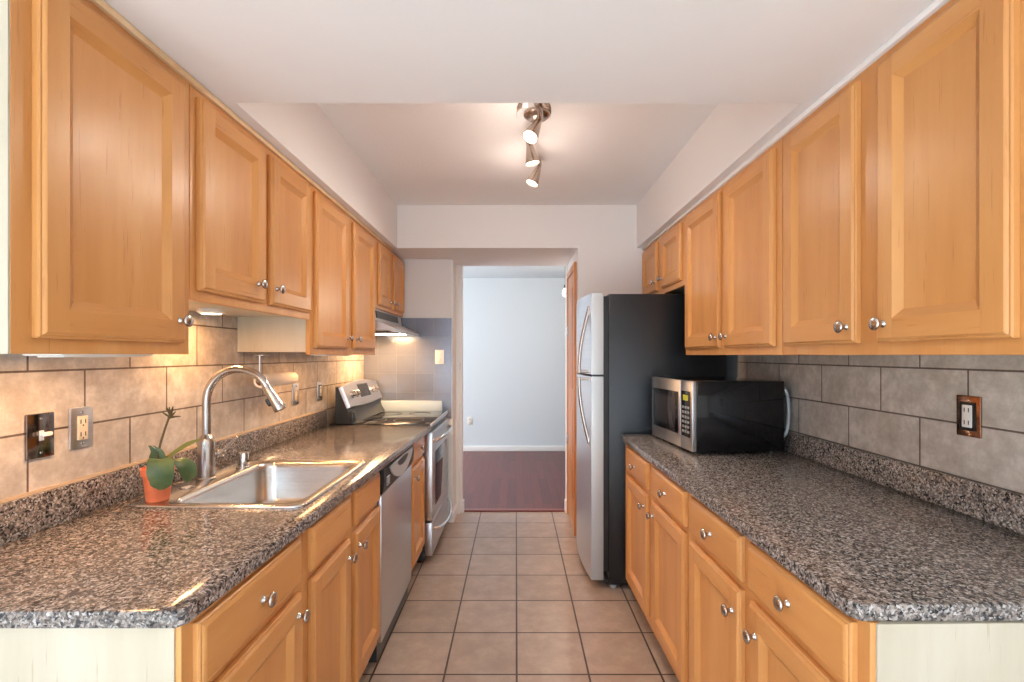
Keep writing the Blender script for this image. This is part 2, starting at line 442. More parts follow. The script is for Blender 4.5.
# ---------------------------------------------------------------- cabinet kit (local: +x is the front, y the width)
def door_mesh(w, h, x):
    """framed door with a recessed flat panel; back at x, face at x+0.02"""
    b = MB()
    def ring(ins, d): return [(x + d, -w / 2 + ins, ins), (x + d, w / 2 - ins, ins), (x + d, w / 2 - ins, h - ins), (x + d, -w / 2 + ins, h - ins)]
    f = min(0.058, w * 0.24)
    b.loops([ring(0, 0), ring(0, 0.011), ring(0.003, 0.014), ring(0.006, 0.0145), ring(0.0085, 0.0185), ring(0.0115, 0.020)], 'edge_wood' if False else 'wood_v', True, True, False)
    i0, i1 = 0.0115, f
    a = x + 0.020
    y0, y1, z0, z1 = -w / 2, w / 2, 0.0, h
    b.poly([(a, y0 + i0, z0 + i0), (a, y0 + i1, z0 + i0), (a, y0 + i1, z1 - i0), (a, y0 + i0, z1 - i0)], 'wood_v')
    b.poly([(a, y1 - i1, z0 + i0), (a, y1 - i0, z0 + i0), (a, y1 - i0, z1 - i0), (a, y1 - i1, z1 - i0)], 'wood_v')
    b.poly([(a, y0 + i1, z0 + i0), (a, y1 - i1, z0 + i0), (a, y1 - i1, z0 + i1), (a, y0 + i1, z0 + i1)], 'wood_h')
    b.poly([(a, y0 + i1, z1 - i1), (a, y1 - i1, z1 - i1), (a, y1 - i1, z1 - i0), (a, y0 + i1, z1 - i0)], 'wood_h')
    rr = [ring(f, 0.020), ring(f + 0.0015, 0.0185), ring(f + 0.019, 0.0085), ring(f + 0.0205, 0.0070)]
    h_i = b.mi('wood_h'); nf = len(b.bm.faces)
    b.loops(rr, 'wood_v')
    for f_ in list(b.bm.faces)[nf:]:
        f_.normal_update()
        if abs(f_.normal.z) > 0.3: f_.material_index = h_i
    b.poly(rr[-1], 'wood_v')
    return b
def drawer_mesh(w, h, x):
    b = MB()
    def ring(ins, d): return [(x + d, -w / 2 + ins, ins), (x + d, w / 2 - ins, ins), (x + d, w / 2 - ins, h - ins), (x + d, -w / 2 + ins, h - ins)]
    rr = [ring(0, 0), ring(0, 0.010), ring(0.003, 0.0135), ring(0.006, 0.014), ring(0.010, 0.0185), ring(0.014, 0.020)]
    b.loops(rr, 'wood_h', True, True, False); b.poly(rr[-1], 'wood_h')
    return b
KN = [(r_ * 1.12, t_) for r_, t_ in [(0.0085, 0), (0.0085, 0.002), (0.006, 0.004), (0.0052, 0.012), (0.007, 0.016), (0.0135, 0.019), (0.0155, 0.022), (0.0150, 0.025), (0.011, 0.028), (0.004, 0.0295)]]
_k = MB().lathe(KN, (0, 0, 0), (1, 0, 0), 'nickel', 20); _kb = _k.bm
bmesh.ops.recalc_face_normals(_kb, faces=_kb.faces[:])
KNOB = bpy.data.meshes.new('knob'); _kb.to_mesh(KNOB); _kb.free(); KNOB.materials.append(M['nickel'])
for p in KNOB.polygons: p.use_smooth = True
def knob(parent, x, y, z):
    o = bpy.data.objects.new('knob', KNOB); COL.objects.link(o); o.parent = parent; o.location = (x, y, z)

def cabinet(side, y0, y1, z0, z1, xfront, doors, drawers, label, group, base=False, name='wall_cabinet', under='cream', hollow=False, ang=0.0, end=0):
    """doors: (ya, yb, za, zb, knobY or None, knobZ); all in world Y and Z"""
    wallx = XL + 0.011 if side < 0 else XR - 0.011
    yc = (y0 + y1) / 2
    rz = 0.0 if side < 0 else PI
    sg = 1 if side < 0 else -1
    root = thing(name, label, 'cabinet', (wallx, yc, 0 if base else z0), rz + ang, group)
    zo = 0 if base else z0
    D = abs(xfront - wallx)
    ly = lambda y: sg * (y - yc)
    hw = (y1 - y0) / 2 - 0.0008
    b = MB()
    zb = 0.105 if base else z0 + 0.012
    if hollow:      # open-topped, so that the sink can hang in it
        b.box(0, D - 0.019, -hw, -hw + 0.018, zb, z1, under).box(0, D - 0.019, hw - 0.018, hw, zb, z1, under)
        b.box(0, 0.008, -hw + 0.018, hw - 0.018, zb, z1, under).box(0.008, D - 0.019, -hw + 0.018, hw - 0.018, zb, zb + 0.018, under)
    else: b.box(0, D - 0.019, -hw, hw, zb - zo, z1 - zo, under)
    b.build('carcass', root)
    MB().box(D - 0.019, D, -hw, hw, (zb if base else z0) - zo, z1 - zo, 'wood_v', 0.0012, 1).build('face_frame', root)
    if end:         # pale laminate skin on the end that faces the room
        ye = -sg * hw
        MB().box(0, D - (0.010 if base else 0.0005), ye - sg * 0.004, ye - sg * 0.0002, (zb if base else z0) - zo, z1 - zo, under).build('end_panel', root)['label'] = 'pale cream end panel'
    if base:
        MB().box(0.02, D - 0.075, -hw, hw, 0.0, 0.105, 'rubber').build('toe_kick', root)
    for (ya, yb, za, zb_, ky, kz) in doors:
        w = abs(yb - ya); c = (ya + yb) / 2
        o = door_mesh(w, zb_ - za, 0).build('door', root, loc=(D + 0.0006, ly(c), za - zo))
        if ky is not None: knob(o, 0.0195, sg * (ky - c), kz - za)
    for (ya, yb, za, zb_, kn) in drawers:
        w = abs(yb - ya); c = (ya + yb) / 2
        o = drawer_mesh(w, zb_ - za, 0).build('drawer' if kn else 'drawer_front', root, loc=(D + 0.0006, ly(c), za - zo))
        if kn: knob(o, 0.0195, 0, (zb_ - za) / 2)
    return root

FU, FUR = -0.92, 0.935
ZT = 2.135
GU = 'maple wall cabinets'
cabinet(-1, 0.887, 1.374, 1.372, ZT, FU, [(0.926, 1.335, 1.403, 2.112, 1.308, 1.462)], [],
        'tall single-door maple wall cabinet at the open end, above the light switch', GU, end=1)
cabinet(-1, 1.376, 2.176, 1.527, ZT, FU, [(1.403, 1.764, 1.556, 2.112, 1.705, 1.618), (1.806, 2.153, 1.556, 2.112, 1.836, 1.618)], [],
        'shorter two-door maple wall cabinet above the sink and faucet', GU)
cabinet(-1, 2.178, 3.186, 1.372, ZT, FU, [(2.212, 2.640, 1.403, 2.112, 2.612, 1.46), (2.728, 3.132, 1.403, 2.112, 2.757, 1.46)], [],
        'tall two-door maple wall cabinet between the sink cabinet and the range hood', GU)
cabinet(-1, 3.188, 3.975, 1.680, ZT, FU, [(3.230, 3.545, 1.705, 2.112, 3.518, 1.745), (3.610, 3.945, 1.705, 2.112, 3.637, 1.745)], [],
        'small two-door maple wall cabinet over the range hood', GU)
cabinet(1, 0.868, 1.712, 1.370, ZT, FUR, [(0.905, 1.246, 1.402, 2.112, 1.216, 1.448), (1.322, 1.682, 1.402, 2.112, 1.352, 1.448)], [],
        'large two-door maple wall cabinet nearest the room, above the bronze outlet', GU, end=1)
cabinet(1, 1.714, 2.688, 1.370, ZT, FUR, [(1.752, 2.157, 1.402, 2.112, 2.130, 1.452), (2.212, 2.655, 1.402, 2.112, 2.240, 1.452)], [],
        'tall two-door maple wall cabinet directly above the microwave', GU)
cabinet(1, 2.690, 3.572, 1.758, ZT, FUR, [(2.735, 3.095, 1.790, 2.112, 3.068, 1.850), (3.192, 3.550, 1.790, 2.112, 3.220, 1.850)], [],
        'small two-door maple wall cabinet over the refrigerator', GU)
# mouldings between the wall cabinets and the soffit
struct('trim_6', MB().box(XL + 0.012, FU + 0.010, 0.887, YB, ZT + 0.001, ZS - 0.0005, 'edge_wood', 0.003))
struct('trim_7', MB().box(FUR - 0.010, XR - 0.012, 0.868, YB - 0.003, ZT + 0.001, ZS - 0.0005, 'white_trim', 0.003))

FB = -0.608
ZK = 0.8815
GB = 'maple base cabinets'
DT, DB, OT, OB = 0.866, 0.738, 0.714, 0.148
cabinet(-1, 0.885, 1.386, 0, ZK, FB, [(0.916, 1.351, OB, OT, 1.318, 0.665)], [(0.916, 1.351, DB, DT, True)],
        'end base cabinet with one drawer and one door, left of the sink base', GB, True, 'base_cabinet', end=1)
cabinet(-1, 1.388, 2.136, 0, ZK, FB, [(1.422, 1.745, OB, OT, 1.715, 0.655), (1.806, 2.122, OB, OT, 1.836, 0.655)],
        [(1.422, 1.745, DB, DT, False), (1.806, 2.122, DB, DT, False)],
        'sink base cabinet with two knobless false drawer fronts above two doors', GB, True, 'base_cabinet', hollow=True)
cabinet(-1, 2.764, 3.172, 0, ZK, FB, [(2.800, 3.152, OB, OT, 2.83, 0.655)], [(2.800, 3.152, DB, DT, True)],
        'narrow base cabinet between the dishwasher and the range', GB, True, 'base_cabinet')
RA = 0.0139      # the right run stands a touch out of square
cabinet(1, 0.897, 1.772, 0, ZK, 0.639, [(0.929, 1.315, OB, OT, 1.275, 0.640), (1.366, 1.746, OB, OT, 1.405, 0.640)],
        [(0.929, 1.322, DB, DT, True), (1.366, 1.746, DB, DT, True)],
        'two-door two-drawer base cabinet at the open end, under the bronze outlet', GB, True, 'base_cabinet', ang=RA, end=1)
cabinet(1, 1.774, 2.772, 0, ZK, 0.6265, [(1.805, 2.208, OB, OT, 2.178, 0.655), (2.288, 2.690, OB, OT, 2.320, 0.655)],
        [(1.805, 2.208, DB, DT, True), (2.288, 2.690, DB, DT, True)],
        'two-door two-drawer base cabinet beside the refrigerator, under the microwave', GB, True, 'base_cabinet', ang=RA)

# ---------------------------------------------------------------- granite worktops
def slab(xs, ys, skip, edge, z0, z1, front_i, mat='granite', bev=0.004, clip=()):
    """grid slab; edge(y) gives the x of the front column; clip = corner chamfers handled by edge"""
    b = MB(); V = {}
    for i, x in enumerate(xs):
        for j, y in enumerate(ys):
            X = edge(y) if i == front_i else x
            V[i, j] = b.bm.verts.new((X, y, z0))
    fs = []
    for i in range(len(xs) - 1):
        for j in range(len(ys) - 1):
            if (i, j) in skip: continue
            fs.append(b.bm.faces.new([V[i, j], V[i + 1, j], V[i + 1, j + 1], V[i, j + 1]]))
    mi = b.mi(mat)
    r = bmesh.ops.extrude_face_region(b.bm, geom=fs)
    vs = [g for g in r['geom'] if isinstance(g, bmesh.types.BMVert)]
    for v in vs: v.co.z = z1
    b.bm.normal_update()
    bmesh.ops.recalc_face_normals(b.bm, faces=b.bm.faces[:])
    ed = [e for e in b.bm.edges if len(e.link_faces) == 2 and e.calc_face_angle() > 0.4]
    bmesh.ops.bevel(b.bm, geom=ed, offset=bev, segments=2, affect='EDGES', profile=0.5)
    return b
SX0, SX1, SY0, SY1 = -1.175, -0.632, 1.452, 2.092     # sink rim
el = lambda y: (-0.594 + (y - 0.87) * 0.0195) if y > 0.885 else -0.606
lw = slab([XL + 0.012, SX0 + 0.03, SX1 - 0.02, 0], [0.868, 0.886, SY0 + 0.03, SY1 - 0.03, 3.165], {(1, 2)}, el, 0.882, 0.914, 3)
cl = thing('countertop', 'speckled granite worktop holding the stainless sink', 'countertop', (XL, 2.0, 0.882), 0, 'granite worktops')
o = lw.build('worktop', cl); o.location = (-XL, -2.0, -0.882)
o = MB().box(XL + 0.012, XL + 0.030, 0.868, 3.165, 0.9145, 1.013, 'granite', 0.003).build('upstand', cl); o.location = (-XL, -2.0, -0.882)
rw_ = slab([0, XR - 0.012], [0.892, 0.914, 2.70, 2.806], set(), lambda y: 0.617 - (y - 0.9) * 0.009 if y > 0.91 and y < 2.75 else (0.630 if y < 2 else 0.606), 0.882, 0.914, 0)
cr = thing('countertop', 'speckled granite worktop carrying the microwave', 'countertop', (XR, 2.0, 0.882), 0, 'granite worktops')
o = rw_.build('worktop', cr); o.location = (-XR, -2.0, -0.882)
o = MB().box(XR - 0.030, XR - 0.012, 0.892, 2.806, 0.9145, 1.013, 'granite', 0.003).build('upstand', cr); o.location = (-XR, -2.0, -0.882)

# ---------------------------------------------------------------- sink
def rrect(x0, x1, y0, y1, r, z, n=7):
    out = []
    for cx, cy, a0 in ((x1 - r, y1 - r, 0), (x0 + r, y1 - r, PI / 2), (x0 + r, y0 + r, PI), (x1 - r, y0 + r, 1.5 * PI)):
        for k in range(n + 1):
            a = a0 + PI / 2 * k / n; out.append((cx + r * math.cos(a), cy + r * math.sin(a), z))
    return out
ZR = 0.9145
sk = thing('kitchen_sink', 'single-bowl stainless drop-in sink set in the granite worktop', 'sink', ((SX0 + SX1) / 2, (SY0 + SY1) / 2, ZR))
def rel(o, root):
    o.location = -Vector(root.location); return o
BX0, BX1, BY0, BY1 = -1.062, -0.668, 1.492, 2.052
b = MB()
b.loops([rrect(SX0, SX1, SY0, SY1, 0.045, ZR), rrect(SX0, SX1, SY0, SY1, 0.045, ZR + 0.003), rrect(SX0 + 0.004, SX1 - 0.004, SY0 + 0.004, SY1 - 0.004, 0.042, ZR + 0.007),
         rrect(SX0 + 0.018, SX1 - 0.012, SY0 + 0.018, SY1 - 0.018, 0.035, ZR + 0.0055), rrect(BX0 - 0.006, BX1 + 0.006, BY0 - 0.006, BY1 + 0.006, 0.066, ZR + 0.005),
         rrect(BX0, BX1, BY0, BY1, 0.06, ZR + 0.001), rrect(BX0 + 0.004, BX1 - 0.004, BY0 + 0.004, BY1 - 0.004, 0.06, ZR - 0.02),
         rrect(BX0 + 0.012, BX1 - 0.012, BY0 + 0.012, BY1 - 0.012, 0.06, 0.775), rrect(BX0 + 0.03, BX1 - 0.03, BY0 + 0.03, BY1 - 0.03, 0.06, 0.742),
         rrect(BX0 + 0.06, BX1 - 0.06, BY0 + 0.06, BY1 - 0.06, 0.05, 0.735), rrect(BX0 + 0.15, BX1 - 0.15, BY0 + 0.22, BY1 - 0.22, 0.04, 0.731)], 'steel_sink', True, False, True)
rel(b.build('bowl', sk, 60), sk)
b = MB().lathe([(0.045, 0.0), (0.045, 0.004), (0.036, 0.003), (0.030, 0.001), (0.008, 0.002), (0.006, 0.008), (0.001, 0.009)], (-0.865, 1.772, 0.7315), (0, 0, 1), 'chrome', 24)
rel(b.build('drain', sk), sk)
ZK2 = ZR + 0.0058

# faucet
fx, fy = -1.126, 1.775
fa = thing('kitchen_faucet', 'tall brushed-nickel gooseneck pull-down faucet rising behind the sink bowl', 'faucet', (fx, fy, ZK2))
b = MB().lathe([(0.033, 0), (0.033, 0.004), (0.029, 0.008), (0.0285, 0.135), (0.024, 0.150), (0.0165, 0.158), (0.0145, 0.162)], (0, 0, 0), (0, 0, 1), 'nickel', 28)
b.build('body', fa)
R = 0.116
pts = [(0, 0, 0.150), (0, 0, 0.22), (0, 0, 0.280)]
cx, cz = R, 0.282
for k in range(1, 19):
    a = PI - k * (PI * 0.865) / 18; pts.append((cx + R * math.cos(a), 0.0, cz + R * math.sin(a)))
MB().tube(pts, 0.0145, 'nickel', 16).build('spout', fa, 60)
p1 = Vector(pts[-1]); d = (Vector(pts[-1]) - Vector(pts[-2])).normalized(); d = (d + Vector((0.06, 0, 0))).normalized()
MB().lathe([(0.0150, -0.004), (0.0155, 0.0), (0.0165, 0.01), (0.0215, 0.075), (0.0225, 0.088), (0.0205, 0.094), (0.014, 0.095)], p1, d, 'nickel', 24).build('spray_head', fa)
q = p1 + d * 0.055 + Vector((-0.021, -0.006, -0.004))
MB().lathe([(0.006, -0.014), (0.009, -0.010), (0.009, 0.012), (0.006, 0.016)], q, d, 'black', 12).build('spray_button', fa)
b = MB().lathe([(0.010, 0.024), (0.010, 0.030), (0.0145, 0.032), (0.0145, 0.052), (0.011, 0.058)], (0, 0, 0.088), (0.75, 0.66, 0.0), 'nickel', 18)
b.tube([(0.036, 0.030, 0.092), (0.052, 0.034, 0.104), (0.078, 0.036, 0.135), (0.090, 0.037, 0.147)], [0.0075, 0.0065, 0.0055, 0.0045], 'nickel', 10)
b.build('handle', fa)
b = MB().lathe([(0.0265, 0), (0.0265, 0.004), (0.0205, 0.006), (0.0205, 0.052), (0.018, 0.060), (0.010, 0.062)], (0, 0, 0), (0, 0, 1), 'chrome', 24)
ag = thing('sink_air_gap', 'short chrome air gap cap on the sink deck beside the faucet handle', 'air gap', (-1.092, 1.955, ZK2)); b.build('cap', ag)
MB().box(0.0196, 0.0212, -0.010, 0.010, 0.022, 0.030, 'slot').build('vent_slot', ag)
b = MB().lathe([(0.024, 0), (0.024, 0.003), (0.019, 0.0055), (0.006, 0.007)], (0, 0, 0), (0, 0, 1), 'chrome', 24)
tag(b.build('sink_hole_cover'), 'flat chrome hole cover disc on the sink deck near the plant pot', 'hole cover').location = (-1.118, 1.660, ZK2)

# ---------------------------------------------------------------- potted orchid
pl = thing('potted_orchid', 'small orchid with broad leaves in a terracotta pot on the sink corner', 'plant', (-1.112, 1.515, ZK2))
MB().lathe([(0.029, 0), (0.031, 0.003), (0.038, 0.078), (0.043, 0.079), (0.045, 0.102), (0.041, 0.103), (0.039, 0.094), (0.02, 0.092)], (0, 0, 0), (0, 0, 1), 'terracotta', 28).build('pot', pl)
MB().lathe([(0.0385, 0.088), (0.03, 0.094), (0.01, 0.097)], (0, 0, 0), (0, 0, 1), 'bark', 16).build('soil', pl)
def leaf_mesh(base, spine, widths, side, mat, fold=0.2, thick=0.002):
    """spine = points, side = direction of the blade's width"""
    b = MB(); sp = smooth_path(spine, 6); n = len(sp); side = Vector(side).normalized(); rings = []
    for k, p in enumerate(sp):
        t = k / (n - 1); i = t * (len(widths) - 1); i0 = min(int(i), len(widths) - 2); f = i - i0
        f = f * f * (3 - 2 * f)
        w = widths[i0] * (1 - f) + widths[i0 + 1] * f
        tan = (sp[min(k + 1, n - 1)] - sp[max(k - 1, 0)]).normalized(); nor = tan.cross(side).normalized()
        up = [p + side * (w * s) + nor * (abs(s) * w * fold) for s in (-1, -0.5, 0, 0.5, 1)]
        dn = [q - nor * thick for q in reversed(up)]
        rings.append(up + dn)
    b.loops(rings, mat, True, True, True); return b
leaf_mesh(0, [(0.008, -0.012, 0.102), (0.026, -0.026, 0.132), (0.042, -0.044, 0.126), (0.048, -0.052, 0.096), (0.048, -0.050, 0.064), (0.045, -0.046, 0.044)], [0.012, 0.030, 0.037, 0.038, 0.030, 0.008], (1, 0.15, 0), 'leaf', 0.12).build('leaf', pl, 60)
leaf_mesh(0, [(0.014, 0.002, 0.098), (0.044, 0.010, 0.122), (0.070, 0.018, 0.106), (0.080, 0.022, 0.074), (0.077, 0.024, 0.050)], [0.010, 0.022, 0.027, 0.024, 0.006], (0.5, 1, 0), 'leaf', 0.15).build('leaf', pl, 60)
leaf_mesh(0, [(0.006, 0.004, 0.100), (0.030, 0.016, 0.130), (0.065, 0.026, 0.158), (0.108, 0.034, 0.182)], [0.008, 0.017, 0.016, 0.004], (-0.3, 0.9, 0.45), 'leaf_light', 0.35).build('leaf', pl, 60)
leaf_mesh(0, [(-0.004, 0.0, 0.098), (-0.014, -0.002, 0.128), (-0.010, -0.004, 0.152), (-0.022, -0.006, 0.170)], [0.010, 0.012, 0.009, 0.003], (1, 0.1, 0), 'leaf', 0.3).build('leaf', pl, 60)
leaf_mesh(0, [(0.000, 0.0, 0.098), (0.014, 0.0, 0.125), (0.008, 0.0, 0.152), (-0.010, -0.004, 0.168)], [0.008, 0.009, 0.007, 0.002], (0.9, 0.4, 0), 'leaf', 0.3).build('leaf', pl, 60)
b = MB().tube(smooth_path([(-0.002, 0.0, 0.098), (0.0, 0.004, 0.15), (0.012, 0.008, 0.205), (0.030, 0.012, 0.265)], 6), 0.0032, 'stalk', 8)
b.build('flower_stalk', pl, 60)
b = MB(); rg = random.Random(2)
for k in range(11):
    a = rg.uniform(0, 2 * PI); e = rg.uniform(0.0, 1.2)
    dv = Vector((math.cos(a) * math.cos(e), math.sin(a) * math.cos(e), math.sin(e)))
    c0 = Vector((0.030, 0.012, 0.263)) + Vector((rg.uniform(-.006, .006), 0, rg.uniform(-.012, .004)))
    b.tube([c0, c0 + dv * 0.016, c0 + dv * 0.030], [0.0035, 0.003, 0.0012], 'stalk', 6)
b.build('dried_flower_head', pl, 60)

# ---------------------------------------------------------------- switch and outlet plates on the tiled walls
def plate(side, y, z, kind, label, metal, w=0.074, h=0.117, name='outlet_plate', cat='outlet'):
    wx = XL + 0.0102 if side < 0 else XR - 0.0102
    root = thing(name, label, cat, (wx, y, z), 0 if side < 0 else PI, 'wall plates on the tiled splash')
    MB().box(0.0, 0.0075, -w / 2, w / 2, -h / 2, h / 2, metal, 0.0025).build('plate', root)
    if kind == 'toggle':
        MB().box(0.0076, 0.0095, -0.006, 0.006, -0.013, 0.013, 'white', 0.0008).build('switch_frame', root)
        b = MB().box(0.0085, 0.024, -0.0045, 0.0045, 0.000, 0.009, 'white', 0.002); b.box(0.018, 0.028, -0.012, 0.012, -0.001, 0.010, 'white', 0.003)
        b.build('toggle', root)
    elif kind == 'duplex':
        b = MB().box(0.0076, 0.0105, -0.0165, 0.0165, -0.034, 0.034, 'ivory', 0.002)
        b.build('receptacle', root)
        for zc in (-0.018, 0.018):
            for ya in (-0.0075, 0.0075): MB().box(0.0106, 0.0109, ya - 0.0015, ya + 0.0015, zc - 0.006, zc + 0.006, 'slot').build('socket_slot', root)
            MB().lathe([(0.0025, 0.0), (0.0025, 0.0003)], (0.0106, 0, zc - 0.011), (1, 0, 0), 'slot', 8).build('socket_hole', root)
    elif kind == 'rocker':
        MB().box(0.0076, 0.0085, -0.026, 0.026, -0.041, 0.041, 'slot', 0.0005).build('cover_frame', root)
        MB().box(0.0086, 0.0115, -0.0155, 0.0155, -0.032, 0.032, 'white', 0.002).build('receptacle', root)
        for zc in (-0.018, 0.018):
            for ya in (-0.0065, 0.0065): MB().box(0.0116, 0.0119, ya - 0.0014, ya + 0.0014, zc - 0.006, zc + 0.006, 'slot').build('socket_slot', root)
    for zc in (-h / 2 + 0.014, h / 2 - 0.014): MB().lathe([(0.0042, 0.0), (0.0036, 0.0012), (0.001, 0.0014)], (0.0075, 0, zc), (1, 0, 0), 'nickel', 10).build('screw', root)
    return root
plate(-1, 1.272, 1.160, 'toggle', 'dark mirror switch plate with white toggle on the left wall tiles', 'darkchrome', name='light_switch', cat='switch')
plate(-1, 1.392, 1.163, 'duplex', 'brushed-steel outlet with ivory receptacle beside the light switch', 'steel')
plate(-1, 2.745, 1.150, 'duplex', 'small steel outlet below the paper towel roll end', 'steel')
plate(-1, 3.085, 1.142, 'rocker', 'steel outlet on the tiles next to the range control panel', 'steel')
plate(1, 1.396, 1.195, 'rocker', 'bronze outlet plate with white receptacle on the right wall tiles', 'bronze')
r_ = thing('wall_switch', 'white double switch plate on the grey end wall tiles by the doorway', 'switch', (-0.625, YE - 0.0102, 1.354))
MB().box(-0.036, 0.036, -0.006, 0, -0.058, 0.058, 'white', 0.002).build('plate', r_)
for zc in (-0.026, 0.022): MB().box(-0.016, 0.016, -0.010, -0.006, zc - 0.014, zc + 0.014, 'white', 0.003).build('switch_button', r_)
r_ = thing('wall_outlet', 'white outlet low on the pale far room wall', 'outlet', (-0.660, 6.9598, 0.430))
MB().box(-0.037, 0.037, -0.006, 0, -0.058, 0.058, 'white', 0.002).build('plate', r_)
for zc in (-0.022, 0.022): MB().box(-0.015, 0.015, -0.009, -0.006, zc - 0.015, zc + 0.015, 'ivory', 0.003).build('receptacle', r_)

# ---------------------------------------------------------------- paper towel holder under the wall cabinet
ph = thing('paper_towel_holder', 'wire paper towel holder hung under the tall wall cabinet behind the faucet', 'holder', (-1.150, 2.186, 1.3705))
MB().tube([(0, 0.005, 0), (0, 0.004, -0.06), (0, 0.003, -0.118)], 0.004, 'steel', 8).build('bracket', ph)
MB().tube([(0, -0.006, -0.118), (0, 0.33, -0.118)], 0.006, 'nickel', 10).build('rod', ph)
MB().box(-0.02, 0.02, -0.005, 0.05, -0.004, 0.0, 'steel', 0.001).build('mount_plate', ph)
pr = thing('paper_towel_roll', 'nearly used white paper towel roll on the wire holder', 'paper towel', (-1.150, 2.196, 1.2525))
MB().lathe([(0.021, 0.0), (0.031, 0.0), (0.031, 0.31), (0.021, 0.31), (0.021, 0.0)], (0, 0, 0), (0, 1, 0), 'paper', 28, False, False).build('paper', pr)
MB().lathe([(0.0185, -0.002), (0.0209, -0.002), (0.0209, 0.312), (0.0185, 0.312), (0.0185, -0.002)], (0, 0, 0), (0, 1, 0), 'card', 24, False, False).build('cardboard_core', pr)

# ---------------------------------------------------------------- lights under the wall cabinets
def strip_light(y0, y1, x, z, label):
    r = thing('under_cabinet_light', label, 'light', (x, (y0 + y1) / 2, z), 0, 'lights under the wall cabinets')
    h = (y1 - y0) / 2
    MB().box(-0.045, 0.045, -h, h, -0.016, 0.0, 'white', 0.005).build('housing', r)
    MB().box(-0.030, 0.030, -h + 0.02, h - 0.02, -0.019, -0.0162, 'white', 0.001).build('lens', r)
    return r
strip_light(1.06, 1.33, -1.03, 1.3838, 'white strip light fixed under the end wall cabinet above the switch')
strip_light(2.47, 2.86, -1.00, 1.3838, 'white strip light under the tall wall cabinet near the paper towel')
pk = thing('puck_light', 'round lit puck light under the sink wall cabinet', 'light', (-1.125, 1.80, 1.5385), 0, 'lights under the wall cabinets')
MB().lathe([(0.045, 0), (0.045, -0.012), (0.034, -0.017), (0.034, -0.012)], (0, 0, 0), (0, 0, 1), 'white', 28, True, False).build('housing', pk)
MB().lathe([(0.0335, -0.0165), (0.015, -0.0185), (0.001, -0.019)], (0, 0, 0), (0, 0, 1), 'lamp', 24, True, True).build('lens', pk)
def under_lamp(name, loc, sx, sy, power):
    o = area_light(name, loc, (0, 0, 0), sx, sy, power, WARM); return o
under_lamp('puck_lamp', (-1.125, 1.80, 1.516), 0.06, 0.06, 2.4)
under_lamp('strip_lamp_near', (-1.03, 1.195, 1.362), 0.06, 0.22, 1.7)
under_lamp('strip_lamp_far', (-1.00, 2.665, 1.362), 0.06, 0.34, 1.9)

# ---------------------------------------------------------------- dishwasher
DY0, DY1 = 2.139, 2.761
dw = thing('dishwasher', 'stainless dishwasher with black control panel under the granite worktop', 'dishwasher', (-0.9, (DY0 + DY1) / 2, 0))
dc = (DY0 + DY1) / 2
def dwp(b, name, parent=dw): o = b.build(name, parent); o.location = -Vector(dw.location) if parent == dw else (0, 0, 0); return o
dwp(MB().box(XL + 0.06, -0.612, DY0 + 0.004, DY1 - 0.004, 0.02, 0.876, 'dark_grey'), 'tub')
dwp(MB().box(-0.611, -0.590, DY0 + 0.003, DY1 - 0.003, 0.105, 0.752, 'steel', 0.004), 'door_panel')
prof = [(-0.611, 0.756), (-0.590, 0.756), (-0.582, 0.775), (-0.576, 0.82), (-0.580, 0.868), (-0.592, 0.876), (-0.611, 0.876)]
cp = dwp(MB().prism(prof, 'y', DY0 + 0.003, DY1 - 0.003, 'black'), 'control_panel')
# pale crescent grip with a dark pocket in it
b = MB(); N = 22; top = []; bot = []
for k in range(N + 1):
    t = -1 + 2 * k / N; y = dc + t * 0.235
    zt = 0.868 - 0.006 * t * t; zb = 0.868 - 0.092 * (1 - t * t) ** 0.75 - 0.001 - 0.006 * t * t
    top.append((y, zt)); bot.append((y, zb))
outline = top + list(reversed(bot))
b.loops([[(-0.575, y, z) for y, z in outline], [(-0.567, y, z) for y, z in outline]], 'light_grey', True, True, True)
gp = b.build('grip', cp)
b = MB(); pk_ = [(dc + 0.11 * math.cos(a), 0.856 + 0.03 * math.sin(a) * (1 if math.sin(a) < 0 else 0.2)) for a in [2 * PI * k / 24 for k in range(24)]]
b.loops([[(-0.5668, y, z) for y, z in pk_], [(-0.5662, y, z) for y, z in pk_]], 'black', True, True, True); b.build('grip_pocket', cp)
for k in range(4): MB().box(-0.575, -0.570, DY0 + 0.025, DY0 + 0.075, 0.790 + 0.011 * k, 0.795 + 0.011 * k, 'light_grey', 0.001).build('vent_slot', cp)
dwp(MB().box(-0.665, -0.655, DY0 + 0.004, DY1 - 0.004, 0.0, 0.10, 'rubber'), 'kick_plate')

